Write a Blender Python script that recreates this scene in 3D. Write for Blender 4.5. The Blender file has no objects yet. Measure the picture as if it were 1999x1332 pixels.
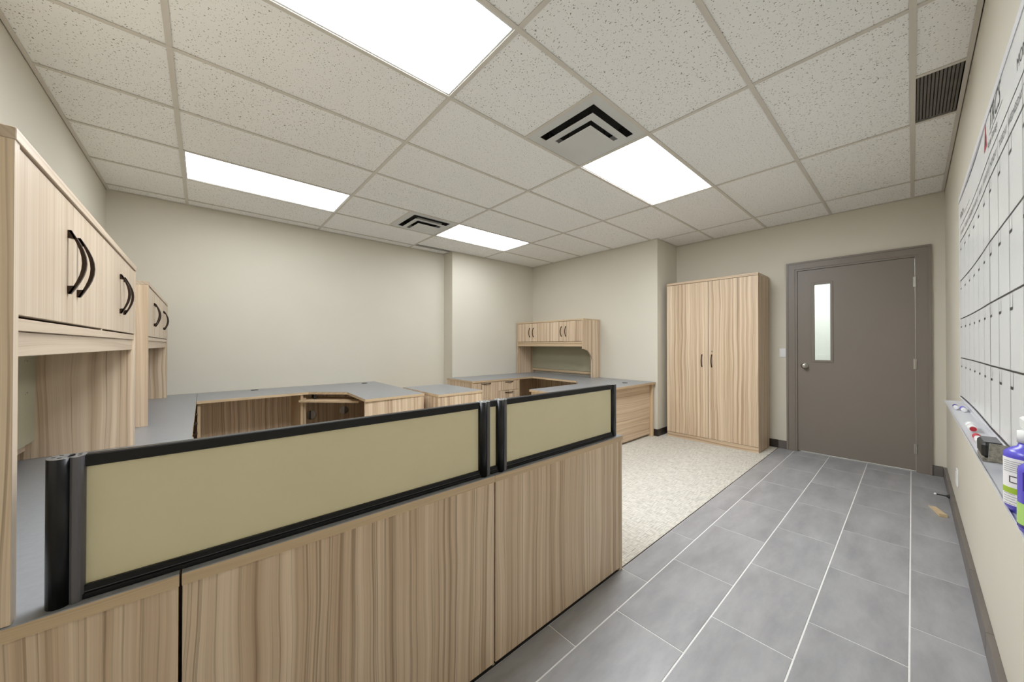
import bpy, bmesh, math, random
from mathutils import Vector, Matrix
random.seed(7)
S = bpy.context.scene
COL = S.collection
PI = math.pi

# ------------------------------------------------------------------ camera, world, exposure
cam_d = bpy.data.cameras.new('camera')
cam = bpy.data.objects.new('camera', cam_d); COL.objects.link(cam)
cam.location = (1.3502, 0.0088, 1.26)
cam.rotation_euler = (PI/2 + 0.006, 0, 0.84313 - PI/2)
cam_d.sensor_fit = 'HORIZONTAL'; cam_d.sensor_width = 36.0
cam_d.lens = 687.25/1999*36
cam_d.shift_x = (999.5 - 1008.99)/1999
cam_d.shift_y = (669.69 - 666.0)/1999
cam_d.clip_start = 0.01; cam_d.clip_end = 60
S.camera = cam

world = bpy.data.worlds.new('world'); S.world = world; world.use_nodes = True
world.node_tree.nodes['Background'].inputs[0].default_value = (0.9, 0.95, 1, 1)
world.node_tree.nodes['Background'].inputs[1].default_value = 0.2
S.view_settings.view_transform = 'Standard'; S.view_settings.look = 'None'
S.view_settings.gamma = 1.0; S.view_settings.use_curve_mapping = False
S.view_settings.exposure = 0.50
LIGHT = (18.5, 18.5, 6.0, 6.5)          # emission of the four ceiling troffer lenses (front row, back row)

# ------------------------------------------------------------------ material helpers
def srgb(r, g, b):
    f = lambda c: (c/255/12.92 if c/255 <= .04045 else ((c/255+.055)/1.055)**2.4)
    return (f(r), f(g), f(b), 1)

def newmat(name):
    m = bpy.data.materials.new(name); m.use_nodes = True
    nt = m.node_tree; b = nt.nodes['Principled BSDF']
    return m, nt, b

def N(nt, kind, **kw):
    n = nt.nodes.new(kind)
    for k, v in kw.items():
        if k.startswith('i_'):
            n.inputs[int(k[2:])].default_value = v
        else: setattr(n, k, v)
    return n

def plain(name, col, rough=.5, metal=0., spec=.5, noise=0.0, nscale=4.0, bump=0.0, bscale=300):
    m, nt, b = newmat(name)
    b.inputs['Base Color'].default_value = col; b.inputs['Roughness'].default_value = rough
    b.inputs['Metallic'].default_value = metal; b.inputs['Specular IOR Level'].default_value = spec
    L = nt.links.new
    tc = N(nt, 'ShaderNodeTexCoord')
    n = N(nt, 'ShaderNodeTexNoise'); n.inputs['Scale'].default_value = nscale; n.inputs['Detail'].default_value = 5
    L(tc.outputs['Object'], n.inputs['Vector'])
    r = N(nt, 'ShaderNodeValToRGB')
    d = noise
    r.color_ramp.elements[0].position = .3; r.color_ramp.elements[1].position = .7
    r.color_ramp.elements[0].color = tuple(c*(1-d) for c in col[:3]) + (1,)
    r.color_ramp.elements[1].color = tuple(min(1, c*(1+d)) for c in col[:3]) + (1,)
    L(n.outputs['Fac'], r.inputs['Fac']); L(r.outputs['Color'], b.inputs['Base Color'])
    if bump:
        n2 = N(nt, 'ShaderNodeTexNoise'); n2.inputs['Scale'].default_value = bscale; n2.inputs['Detail'].default_value = 2
        L(tc.outputs['Object'], n2.inputs['Vector'])
        bp = N(nt, 'ShaderNodeBump'); bp.inputs['Strength'].default_value = bump; bp.inputs['Distance'].default_value = .002
        L(n2.outputs['Fac'], bp.inputs['Height']); L(bp.outputs['Normal'], b.inputs['Normal'])
    return m

def emis(name, col, strength):
    m, nt, b = newmat(name)
    b.inputs['Base Color'].default_value = (0.8, 0.8, 0.8, 1)
    b.inputs['Emission Color'].default_value = col; b.inputs['Emission Strength'].default_value = strength
    return m

def wood(name, along, light=(224,203,176), mid=(204,179,150), dark=(130,104,80), rough=.42, dens=1.9):
    """streaky walnut laminate; `along` = grain axis"""
    m, nt, b = newmat(name); L = nt.links.new
    tc = N(nt, 'ShaderNodeTexCoord'); oi = N(nt, 'ShaderNodeObjectInfo')
    sx = N(nt, 'ShaderNodeSeparateXYZ'); L(tc.outputs['Object'], sx.inputs[0])
    idx = 'xyz'.index(along); oth = [i for i in range(3) if i != idx]
    ac = N(nt, 'ShaderNodeMath', operation='ADD'); L(sx.outputs[oth[0]], ac.inputs[0]); L(sx.outputs[oth[1]], ac.inputs[1])
    rnd = N(nt, 'ShaderNodeMath', operation='MULTIPLY', i_1=37.0); L(oi.outputs['Random'], rnd.inputs[0])
    ac2 = N(nt, 'ShaderNodeMath', operation='ADD'); L(ac.outputs[0], ac2.inputs[0]); L(rnd.outputs[0], ac2.inputs[1])
    al2 = N(nt, 'ShaderNodeMath', operation='ADD'); L(sx.outputs[idx], al2.inputs[0]); L(rnd.outputs[0], al2.inputs[1])
    # slow wander of the grain lines
    v0 = N(nt, 'ShaderNodeCombineXYZ')
    a0 = N(nt, 'ShaderNodeMath', operation='MULTIPLY', i_1=2.6); L(ac2.outputs[0], a0.inputs[0])
    l0 = N(nt, 'ShaderNodeMath', operation='MULTIPLY', i_1=1.1); L(al2.outputs[0], l0.inputs[0])
    L(a0.outputs[0], v0.inputs[0]); L(l0.outputs[0], v0.inputs[1])
    w = N(nt, 'ShaderNodeTexNoise'); w.inputs['Scale'].default_value = 1.0; w.inputs['Detail'].default_value = 2
    L(v0.outputs[0], w.inputs['Vector'])
    wm = N(nt, 'ShaderNodeMath', operation='MULTIPLY_ADD', i_1=.065, i_2=-.0325); L(w.outputs['Fac'], wm.inputs[0])
    acw = N(nt, 'ShaderNodeMath', operation='ADD'); L(ac2.outputs[0], acw.inputs[0]); L(wm.outputs[0], acw.inputs[1])
    def streak(fa, fl, det):
        v = N(nt, 'ShaderNodeCombineXYZ')
        a = N(nt, 'ShaderNodeMath', operation='MULTIPLY', i_1=fa*dens); L(acw.outputs[0], a.inputs[0])
        l = N(nt, 'ShaderNodeMath', operation='MULTIPLY', i_1=fl); L(al2.outputs[0], l.inputs[0])
        L(a.outputs[0], v.inputs[0]); L(l.outputs[0], v.inputs[1])
        n = N(nt, 'ShaderNodeTexNoise'); n.inputs['Scale'].default_value = 1; n.inputs['Detail'].default_value = det
        n.inputs['Roughness'].default_value = .6
        L(v.outputs[0], n.inputs['Vector']); return n
    n1 = streak(17, .22, 4); n2 = streak(60, .25, 3); n3 = streak(260, 2.0, 1)
    r1 = N(nt, 'ShaderNodeValToRGB'); cr = r1.color_ramp
    cr.elements[0].position = .30; cr.elements[0].color = srgb(*[int(.5*a+.5*c) for a, c in zip(mid, dark)])
    cr.elements[1].position = .62; cr.elements[1].color = srgb(*light)
    e = cr.elements.new(.44); e.color = srgb(*mid)
    e = cr.elements.new(.75); e.color = srgb(*[min(255, int(c*1.05)) for c in light])
    L(n1.outputs['Fac'], r1.inputs['Fac'])
    r2 = N(nt, 'ShaderNodeValToRGB'); c2 = r2.color_ramp
    c2.elements[0].position = .35; c2.elements[0].color = (1, 1, 1, 1)
    c2.elements[1].position = .455; c2.elements[1].color = (0, 0, 0, 1)
    L(n2.outputs['Fac'], r2.inputs['Fac'])
    fm = N(nt, 'ShaderNodeMath', operation='MULTIPLY', i_1=.62); L(r2.outputs['Color'], fm.inputs[0])
    mx = N(nt, 'ShaderNodeMix', data_type='RGBA'); L(fm.outputs[0], mx.inputs[0]); L(r1.outputs['Color'], mx.inputs[6])
    mx.inputs[7].default_value = srgb(*dark)
    hv = N(nt, 'ShaderNodeMath', operation='MULTIPLY_ADD', i_1=.26, i_2=.87); L(n3.outputs['Fac'], hv.inputs[0])
    m3 = N(nt, 'ShaderNodeMix', data_type='RGBA', blend_type='MULTIPLY'); m3.inputs[0].default_value = 1
    L(mx.outputs[2], m3.inputs[6])
    cb = N(nt, 'ShaderNodeCombineColor')
    for i in range(3): L(hv.outputs[0], cb.inputs[i])
    L(cb.outputs[0], m3.inputs[7])
    L(m3.outputs[2], b.inputs['Base Color'])
    b.inputs['Roughness'].default_value = rough; b.inputs['Specular IOR Level'].default_value = .35
    return m

def ceiling_tile_mat():
    m, nt, b = newmat('ceiling_tile'); L = nt.links.new
    tc = N(nt, 'ShaderNodeTexCoord'); oi = N(nt, 'ShaderNodeObjectInfo')
    rv = N(nt, 'ShaderNodeMath', operation='MULTIPLY', i_1=23.0); L(oi.outputs['Random'], rv.inputs[0])
    av = N(nt, 'ShaderNodeVectorMath', operation='ADD'); L(tc.outputs['Object'], av.inputs[0]); L(rv.outputs[0], av.inputs[1])
    n = N(nt, 'ShaderNodeTexNoise'); n.inputs['Scale'].default_value = 140; n.inputs['Detail'].default_value = 1.5
    mp = N(nt, 'ShaderNodeMapping'); mp.inputs['Scale'].default_value = (1, .75, 1); L(av.outputs[0], mp.inputs['Vector'])
    L(mp.outputs[0], n.inputs['Vector'])
    r = N(nt, 'ShaderNodeValToRGB'); r.color_ramp.elements[0].position = .30; r.color_ramp.elements[1].position = .355
    r.color_ramp.elements[0].color = srgb(128, 122, 114); r.color_ramp.elements[1].color = srgb(242, 241, 237)
    L(n.outputs['Fac'], r.inputs['Fac']); L(r.outputs['Color'], b.inputs['Base Color'])
    n2 = N(nt, 'ShaderNodeTexNoise'); n2.inputs['Scale'].default_value = 220; L(av.outputs[0], n2.inputs['Vector'])
    bp = N(nt, 'ShaderNodeBump'); bp.inputs['Strength'].default_value = .25; bp.inputs['Distance'].default_value = .002
    L(n2.outputs['Fac'], bp.inputs['Height']); L(bp.outputs['Normal'], b.inputs['Normal'])
    b.inputs['Roughness'].default_value = .95; b.inputs['Specular IOR Level'].default_value = .1
    return m

def floor_tile_mat(name, base, rough):
    m, nt, b = newmat(name); L = nt.links.new
    tc = N(nt, 'ShaderNodeTexCoord'); oi = N(nt, 'ShaderNodeObjectInfo')
    rv = N(nt, 'ShaderNodeMath', operation='MULTIPLY', i_1=31.0); L(oi.outputs['Random'], rv.inputs[0])
    av = N(nt, 'ShaderNodeVectorMath', operation='ADD'); L(tc.outputs['Object'], av.inputs[0]); L(rv.outputs[0], av.inputs[1])
    mp = N(nt, 'ShaderNodeMapping'); mp.inputs['Scale'].default_value = (2.2, 6.5, 4); L(av.outputs[0], mp.inputs['Vector'])
    n = N(nt, 'ShaderNodeTexNoise'); n.inputs['Scale'].default_value = 1.2; n.inputs['Detail'].default_value = 7; n.inputs['Roughness'].default_value = .62
    L(mp.outputs[0], n.inputs['Vector'])
    r = N(nt, 'ShaderNodeValToRGB'); r.color_ramp.elements[0].position = .25; r.color_ramp.elements[1].position = .78
    r.color_ramp.elements[0].color = srgb(*[int(c*.87) for c in base]); r.color_ramp.elements[1].color = srgb(*[min(255, int(c*1.10)) for c in base])
    L(n.outputs['Fac'], r.inputs['Fac']); L(r.outputs['Color'], b.inputs['Base Color'])
    b.inputs['Roughness'].default_value = rough; b.inputs['Specular IOR Level'].default_value = .4
    return m

def carpet_mat():
    m, nt, b = newmat('carpet'); L = nt.links.new
    tc = N(nt, 'ShaderNodeTexCoord')
    def st(sx, sy, sc):
        mp = N(nt, 'ShaderNodeMapping'); mp.inputs['Scale'].default_value = (sx, sy, 1); L(tc.outputs['Object'], mp.inputs['Vector'])
        n = N(nt, 'ShaderNodeTexNoise'); n.inputs['Scale'].default_value = sc; n.inputs['Detail'].default_value = 2; L(mp.outputs[0], n.inputs['Vector'])
        r = N(nt, 'ShaderNodeValToRGB'); r.color_ramp.elements[0].position = .34; r.color_ramp.elements[1].position = .52
        L(n.outputs['Fac'], r.inputs['Fac']); return r
    a = st(1, 14, 14); c = st(14, 1, 14)
    mu = N(nt, 'ShaderNodeMix', data_type='RGBA', blend_type='MULTIPLY'); mu.inputs[0].default_value = 1
    L(a.outputs['Color'], mu.inputs[6]); L(c.outputs['Color'], mu.inputs[7])
    r = N(nt, 'ShaderNodeValToRGB'); r.color_ramp.elements[0].color = srgb(184, 178, 166); r.color_ramp.elements[1].color = srgb(223, 218, 207)
    L(mu.outputs[2], r.inputs['Fac']); L(r.outputs['Color'], b.inputs['Base Color'])
    bp = N(nt, 'ShaderNodeBump'); bp.inputs['Strength'].default_value = .5; bp.inputs['Distance'].default_value = .003
    L(mu.outputs[2], bp.inputs['Height']); L(bp.outputs['Normal'], b.inputs['Normal'])
    b.inputs['Roughness'].default_value = 1; b.inputs['Specular IOR Level'].default_value = .05
    return m

M = {}
M['wall'] = plain('wall_paint', srgb(216, 210, 195), .6, noise=.012, nscale=2, bump=.05, bscale=400, spec=.25)
M['ceil'] = ceiling_tile_mat()
M['tee'] = plain('tee_bar_paint', srgb(208, 202, 191), .5, noise=.02)
M['plenum'] = plain('plenum_board', srgb(60, 58, 54), .9, noise=.05)
M['ftile'] = floor_tile_mat('porcelain_tile', (159, 158, 159), .38)
M['btile'] = floor_tile_mat('base_tile', (112, 105, 99), .4)
M['grout'] = plain('grout', srgb(226, 224, 220), .9, noise=.05, nscale=40)
M['carpet'] = carpet_mat()
M['vinyl'] = plain('vinyl_base', srgb(52, 44, 39), .45, noise=.04)
M['wz'] = wood('walnut_vertical', 'z')
M['wx'] = wood('walnut_along_x', 'x')
M['wy'] = wood('walnut_along_y', 'y')
EDGE = dict(light=(208,184,150), mid=(197,171,138), dark=(168,141,111))
M['ex'] = wood('edge_band_x', 'x', **EDGE); M['ey'] = wood('edge_band_y', 'y', **EDGE); M['ez'] = wood('edge_band_z', 'z', **EDGE)
PALE = dict(light=(203,186,165), mid=(192,173,151), dark=(170,148,124))
M['pz'] = wood('pale_walnut_vertical', 'z', **PALE); M['py'] = wood('pale_walnut_y', 'y', **PALE)
M['top'] = plain('charcoal_laminate', srgb(142, 143, 145), .33, noise=.06, nscale=60, spec=.6)
M['black'] = plain('black_anodised', srgb(10, 10, 12), .3, metal=.0, spec=.35, noise=.05)
M['insert'] = plain('grey_insert', srgb(92, 90, 94), .4, noise=.03)
M['alu'] = plain('cut_aluminium', srgb(196, 198, 200), .3, metal=.9, noise=.03)
M['pane'] = plain('frosted_screen', srgb(220, 210, 174), .35, noise=.015, nscale=6, spec=.4)
M['tack'] = plain('sage_tackboard', srgb(170, 165, 140), .9, noise=.03, nscale=90, bump=.2)
M['bronze'] = plain('bronze_pull', srgb(58, 46, 38), .35, metal=.7, noise=.05)
M['nickel'] = plain('satin_nickel', srgb(196, 194, 188), .28, metal=1, noise=.02)
M['door'] = plain('door_paint', srgb(130, 121, 112), .42, noise=.015, nscale=3, bump=.03)
M['white'] = plain('white_plastic', srgb(236, 236, 234), .4, noise=.01)
M['metalwhite'] = plain('white_metal', srgb(206, 206, 202), .4, noise=.01)
M['dark'] = plain('painted_gap_shade', srgb(22, 20, 18), .8, noise=.1)  # near-black colour standing in for shade in the gap under the counter fronts
M['duct'] = plain('dark_duct', srgb(40, 37, 33), .8, noise=.3, nscale=30)  # near-black, mottled; duct boxes, hanger rods and grille backing
M['grille'] = plain('grey_grille', srgb(104, 99, 92), .6, noise=.1, nscale=60)
M['board'] = plain('whiteboard_face', srgb(238, 239, 237), .25, noise=.004, spec=.5)
M['trimw'] = plain('whiteboard_trim', srgb(232, 232, 236), .3, noise=.005)
M['ink'] = plain('black_ink', srgb(52, 52, 52), .5)
M['inkg'] = plain('grey_ink', srgb(104, 106, 106), .5)
M['red'] = plain('red_ink', srgb(176, 40, 52), .5)
M['trayalu'] = plain('tray_aluminium', srgb(214, 214, 217), .35, metal=.35, noise=.02)
M['purple'] = plain('purple_plastic', srgb(92, 84, 200), .3, noise=.02)
M['navy'] = plain('deep_purple', srgb(58, 44, 140), .35)
M['lime'] = plain('lime_label', srgb(176, 214, 120), .45, noise=.03)
M['olive'] = plain('green_band', srgb(160, 190, 60), .5)
M['labelw'] = plain('white_label', srgb(238, 236, 236), .5, noise=.01)
M['felt'] = plain('grey_felt', srgb(128, 124, 112), 1, noise=.35, nscale=140, bump=.8, bscale=500)
M['felt2'] = plain('worn_felt_cover', srgb(150, 148, 146), .9, noise=.15, nscale=160)
M['rubber'] = plain('black_rubber', srgb(28, 28, 26), .5)
M['pine'] = plain('pine', srgb(216, 192, 152), .6, noise=.08, nscale=40)
M['hallwall'] = plain('hall_wall', srgb(232, 234, 230), .7, noise=.01)
for i_, L_ in enumerate(LIGHT): M['lens%d' % i_] = emis('troffer_lens', (.905, .95, 1.0, 1), L_)
M['halllens'] = emis('hall_lens', (.95, .98, 1, 1), 6.5)
gl, gnt, gb = newmat('glass_pane')
gb.inputs['Base Color'].default_value = (.95, 1, .97, 1); gb.inputs['Roughness'].default_value = .05
gb.inputs['Transmission Weight'].default_value = 1; gb.inputs['IOR'].default_value = 1.05
M['glass'] = gl

# ------------------------------------------------------------------ mesh helpers
def bx(bm, lo, hi, bev=0.0, mi=0):
    lo = [min(a, b) for a, b in zip(lo, hi)], [max(a, b) for a, b in zip(lo, hi)]
    a, b = lo
    vs = [bm.verts.new((x, y, z)) for z in (a[2], b[2]) for y in (a[1], b[1]) for x in (a[0], b[0])]
    F = [(0,2,3,1), (4,5,7,6), (0,1,5,4), (2,6,7,3), (0,4,6,2), (1,3,7,5)]
    fs = [bm.faces.new([vs[i] for i in f]) for f in F]
    for f in fs: f.material_index = mi
    if bev:
        es = list({e for f in fs for e in f.edges})
        r = bmesh.ops.bevel(bm, geom=es, offset=bev, segments=1, affect='EDGES', profile=.5)
        for f in r['faces']: f.material_index = mi
    return fs

def prism(bm, poly, z0, z1, mi=0):
    """vertical prism over a 2D polygon (counter-clockwise)"""
    n = len(poly)
    lo = [bm.verts.new((p[0], p[1], z0)) for p in poly]; hi = [bm.verts.new((p[0], p[1], z1)) for p in poly]
    fs = [bm.faces.new(hi), bm.faces.new(lo[::-1])]
    for i in range(n):
        fs.append(bm.faces.new((lo[i], lo[(i+1) % n], hi[(i+1) % n], hi[i])))
    for f in fs: f.material_index = mi
    return fs

def extr(bm, pts, d, mi=0):
    """3D polygon extruded by vector d"""
    d = Vector(d); a = [bm.verts.new(p) for p in pts]; b = [bm.verts.new(Vector(p)+d) for p in pts]
    n = len(pts); fs = [bm.faces.new(a[::-1]), bm.faces.new(b)]
    for i in range(n): fs.append(bm.faces.new((a[i], a[(i+1) % n], b[(i+1) % n], b[i])))
    for f in fs: f.material_index = mi
    bmesh.ops.recalc_face_normals(bm, faces=fs)
    return fs

def tube(bm, pts, r, seg=10, mi=0, cap=True):
    pts = [Vector(p) for p in pts]; rings = []
    for i, p in enumerate(pts):
        t = (pts[min(i+1, len(pts)-1)] - pts[max(i-1, 0)]).normalized()
        up = Vector((0, 0, 1)) if abs(t.z) < .9 else Vector((1, 0, 0))
        a = t.cross(up).normalized(); b = t.cross(a).normalized()
        rr = r[i] if isinstance(r, (list, tuple)) else r
        rings.append([bm.verts.new(p + rr*(math.cos(2*PI*k/seg)*a + math.sin(2*PI*k/seg)*b)) for k in range(seg)])
    fs = []
    for i in range(len(rings)-1):
        for k in range(seg):
            fs.append(bm.faces.new((rings[i][k], rings[i][(k+1) % seg], rings[i+1][(k+1) % seg], rings[i+1][k])))
    if cap: fs.append(bm.faces.new(rings[0])); fs.append(bm.faces.new(rings[-1][::-1]))
    for f in fs: f.material_index = mi
    bmesh.ops.recalc_face_normals(bm, faces=fs)
    return fs

def lathe(bm, prof, o=(0,0,0), ax=(0,0,1), seg=24, sx=1.0, sy=1.0, mi=0):
    """profile [(r, h)] around axis ax at o; sx, sy squash"""
    ax = Vector(ax).normalized(); up = Vector((0,0,1)) if abs(ax.z) < .9 else Vector((1,0,0))
    a = ax.cross(up).normalized() if abs(ax.z) < .9 else Vector((1,0,0)); b = ax.cross(a).normalized()
    o = Vector(o); rings = []
    for r, hgt in prof:
        rings.append([bm.verts.new(o + ax*hgt + r*(sx*math.cos(2*PI*k/seg)*a + sy*math.sin(2*PI*k/seg)*b)) for k in range(seg)])
    fs = []
    for i in range(len(rings)-1):
        for k in range(seg):
            fs.append(bm.faces.new((rings[i][k], rings[i][(k+1) % seg], rings[i+1][(k+1) % seg], rings[i+1][k])))
    fs.append(bm.faces.new(rings[0][::-1])); fs.append(bm.faces.new(rings[-1]))
    for f in fs: f.material_index = mi; f.smooth = True
    fs[-1].smooth = fs[-2].smooth = False
    bmesh.ops.recalc_face_normals(bm, faces=fs)
    return fs

def obj(name, bm, mats, parent=None, label=None, cat=None, group=None, kind=None):
    me = bpy.data.meshes.new(name); bm.to_mesh(me); bm.free()
    for m in (mats if isinstance(mats, (list, tuple)) else [mats]): me.materials.append(m if not isinstance(m, str) else M[m])
    o = bpy.data.objects.new(name, me); COL.objects.link(o)
    if parent is not None:
        o.parent = parent; o.matrix_parent_inverse = world_inv(parent)
    tag(o, label, cat, group, kind)
    return o

def world_inv(p):
    mat = Matrix.Identity(4)
    while p is not None:
        mat = (p.matrix_parent_inverse @ p.matrix_basis if p.parent else p.matrix_basis) @ mat
        p = p.parent
    return mat.inverted()

def tag(o, label=None, cat=None, group=None, kind=None):
    if label: o['label'] = label
    if cat: o['category'] = cat
    if group: o['group'] = group
    if kind: o['kind'] = kind
    return o

def thing(name, label, cat, loc, group=None, kind=None):
    o = bpy.data.objects.new(name, None); COL.objects.link(o); o.location = loc; o.empty_display_size = .1
    return tag(o, label, cat, group, kind)

def box(name, lo, hi, mat, parent=None, bev=0.0, **kw):
    bm = bmesh.new(); bx(bm, lo, hi, bev); return obj(name, bm, mat, parent, **kw)

def boxes(name, lst, mat, parent=None, bev=0.0, **kw):
    bm = bmesh.new()
    for lo, hi in lst: bx(bm, lo, hi, bev)
    return obj(name, bm, mat, parent, **kw)

def text_mesh(bm, s, size, mapf, shear=0.0, align='LEFT', mi=0, spacing=1.0):
    """flat print: adds the outlines of a text as faces; mapf(tx, ty) -> world point"""
    cu = bpy.data.curves.new('t', 'FONT'); cu.body = s; cu.size = size; cu.shear = shear; cu.align_x = align
    cu.space_character = spacing; cu.resolution_u = 3
    to = bpy.data.objects.new('t', cu); COL.objects.link(to)
    dg = bpy.context.evaluated_depsgraph_get(); me = to.evaluated_get(dg).to_mesh()
    vs = [bm.verts.new(mapf(v.co.x, v.co.y)) for v in me.vertices]
    for p in me.polygons:
        try:
            f = bm.faces.new([vs[i] for i in p.vertices]); f.material_index = mi
        except ValueError: pass
    to.evaluated_get(dg).to_mesh_clear()
    bpy.data.objects.remove(to); bpy.data.curves.remove(cu)

# ------------------------------------------------------------------ room shell
H = 2.726                     # ceiling height
XL, XF, YR, YB = 0.66, 6.63, -0.205, 5.05
PIER_Y, PIER_X, JOG_X, JOG_Y = 4.80, 4.262, 6.03, 2.345
WT = 0.12; TOPZ = H + .16
st = dict(kind='structure')
box('wall_left', (XL-WT, YR-WT, 0), (XL, YB+WT, TOPZ), 'wall', **st)
box('wall_back', (XL, YB, 0), (XF+WT, YB+WT, TOPZ), 'wall', **st)
box('wall_right', (XL, YR-WT, 0), (XF+WT, YR, TOPZ), 'wall', **st)
bm = bmesh.new(); prism(bm, [(PIER_X, PIER_Y), (JOG_X, PIER_Y), (JOG_X, JOG_Y), (XF, JOG_Y), (XF, YB), (PIER_X, YB)], 0, TOPZ)
obj('wall_corner', bm, 'wall', **st)
DY0, DY1, DZ = -0.012, 0.915, 2.135      # door leaf
bm = bmesh.new()
bx(bm, (XF, YR, 0), (XF+WT, DY0-.05, TOPZ)); bx(bm, (XF, DY1+.05, 0), (XF+WT, YB, TOPZ)); bx(bm, (XF, DY0-.05, DZ+.05), (XF+WT, DY1+.05, TOPZ))
obj('wall_far', bm, 'wall', **st)

# floor: slab (grout) with porcelain tiles as pieces, and the carpet field
CARPET_Y = 1.105
floor = box('floor', (XL-WT, YR-WT, -.06), (XF+WT+1.6, YB+WT, -.0015), 'grout', **st)
rows = [(-0.200, 0.022, 3.718), (0.022, 0.331, 3.414), (0.331, 0.636, 3.72), (0.636, 0.949, 3.425), (0.949, CARPET_Y, 3.72)]
G = .0030; GX = .0020; TL = .6015
tile_cache = {}
for y0, y1, ph in rows:
    x = ph - math.ceil((ph - XL)/TL)*TL
    while x < XF:
        a, b = max(x, XL+.001), min(x+TL, XF-.001)
        if b - a > .02:
            key = (round(b-a, 3), round(y1-y0, 3))
            if key not in tile_cache:
                bm = bmesh.new(); hx, hy = (b-a)/2-GX, (y1-y0)/2-G
                bx(bm, (-hx, -hy, -.009), (hx, hy, 0), .0012)
                me = bpy.data.meshes.new('floor_tile'); bm.to_mesh(me); bm.free(); me.materials.append(M['ftile']); tile_cache[key] = me
            o = bpy.data.objects.new('floor_tile', tile_cache[key]); COL.objects.link(o)
            o.parent = floor; o.location = ((a+b)/2, (y0+y1)/2, 0)
        x += TL
box('floor_carpet', (XL, CARPET_Y+.004, -.004), (XF, YB, .002), 'carpet', **st)
box('trim_1', (XL, CARPET_Y-.001, -.004), (XF, CARPET_Y+.004, .001), 'vinyl', **st)

# skirting: cut porcelain tiles along the tiled strip, dark vinyl in the carpeted area
def baseboard(name, segs, mat, piece):
    root = thing(name, None, None, segs[0][0], kind='structure')
    for lo, hi in segs: box(piece, lo, hi, mat, root, .0015)
xs = [XF-.02, 6.10, 5.50, 4.922, 4.32, 3.718, 3.117, 2.516, 1.914, 1.313, XL+.02]
baseboard('baseboard_right', [((xs[i+1]+.0015, YR, 0), (xs[i]-.0015, YR+.021, .098)) for i in range(len(xs)-1)], 'btile', 'base_tile')
baseboard('baseboard_far', [((XF-.015, YR+.021, 0), (XF, -.115, .098)), ((XF-.012, 1.022, 0), (XF, CARPET_Y, .098))], 'btile', 'base_tile')
baseboard('baseboard_carpet', [((XF-.008, CARPET_Y, 0), (XF, JOG_Y, .098)), ((JOG_X-.008, JOG_Y-.008, 0), (XF, JOG_Y, .098)), ((JOG_X-.008, JOG_Y, 0), (JOG_X, PIER_Y, .098)),
     ((PIER_X, PIER_Y-.008, 0), (JOG_X, PIER_Y, .098)), ((XL, YB-.008, 0), (PIER_X, YB, .098)), ((XL, CARPET_Y, 0), (XL+.008, YB, .098))], 'vinyl', 'vinyl_base')

# ------------------------------------------------------------------ suspended ceiling
F = 0.6096
ceiling = box('ceiling', (XL, YR, H+.10), (XF, YB, H+.14), 'plenum', **st)
ylines = [k*F for k in range(9)]; xlines = [2*F*k for k in range(1, 6)]
TW = .012
def tee(lo, hi):
    box('tee_bar', lo, hi, 'tee', ceiling)
for y in ylines: tee((XL+.02, y-TW, H), (XF-.02 if y < JOG_Y else (JOG_X-.02 if y < PIER_Y else PIER_X-.02), y+TW, H+.004))
for x in xlines: tee((x-TW, YR+.02, H+.0005), (x+TW, (YB if x < PIER_X else PIER_Y if x < JOG_X else JOG_Y)-.02, H+.0045))
for (x, y0, y1) in ((5*F, 2*F, 3*F), (5*F, 6*F, 7*F), (7*F, YR+.02, 0)):
    tee((x-TW, y0, H+.001), (x+TW, y1, H+.005))
AW = .022
bm = bmesh.new()
R = .004
for lo, hi in [((XL+R, YR+R, H), (XF-R, YR+AW, H+.004)), ((XL+R, YR+AW, H), (XL+AW, YB-AW, H+.004)), ((XL+R, YB-AW, H), (PIER_X-R, YB-R, H+.004)), ((PIER_X-AW, PIER_Y-R, H), (PIER_X-R, YB-AW, H+.004)),
               ((PIER_X-AW, PIER_Y-AW, H), (JOG_X-R, PIER_Y-R, H+.004)), ((JOG_X-AW, JOG_Y-R, H), (JOG_X-R, PIER_Y-AW, H+.004)), ((JOG_X-AW, JOG_Y-AW, H), (XF-R, JOG_Y-R, H+.004)), ((XF-AW, YR+AW, H), (XF-R, JOG_Y-AW, H+.004))]:
    bx(bm, lo, hi)
obj('wall_angle', bm, 'tee', ceiling)
LIGHTS = [(2*F, 4*F, 2*F, 3*F), (6*F, 8*F, 2*F, 3*F), (2*F, 4*F, 6*F, 7*F), (6*F, 8*F, 6*F, 7*F)]
DIFFS = [(5*F, 6*F, 2*F, 3*F), (5*F, 6*F, 6*F, 7*F)]
GRILLE = (7*F, 8*F, YR, 0)
taken = LIGHTS + DIFFS + [GRILLE]
ycuts = [YR] + ylines + [YB]; xc_all = [XL] + xlines + [XF]
ct_cache = {}
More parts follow.
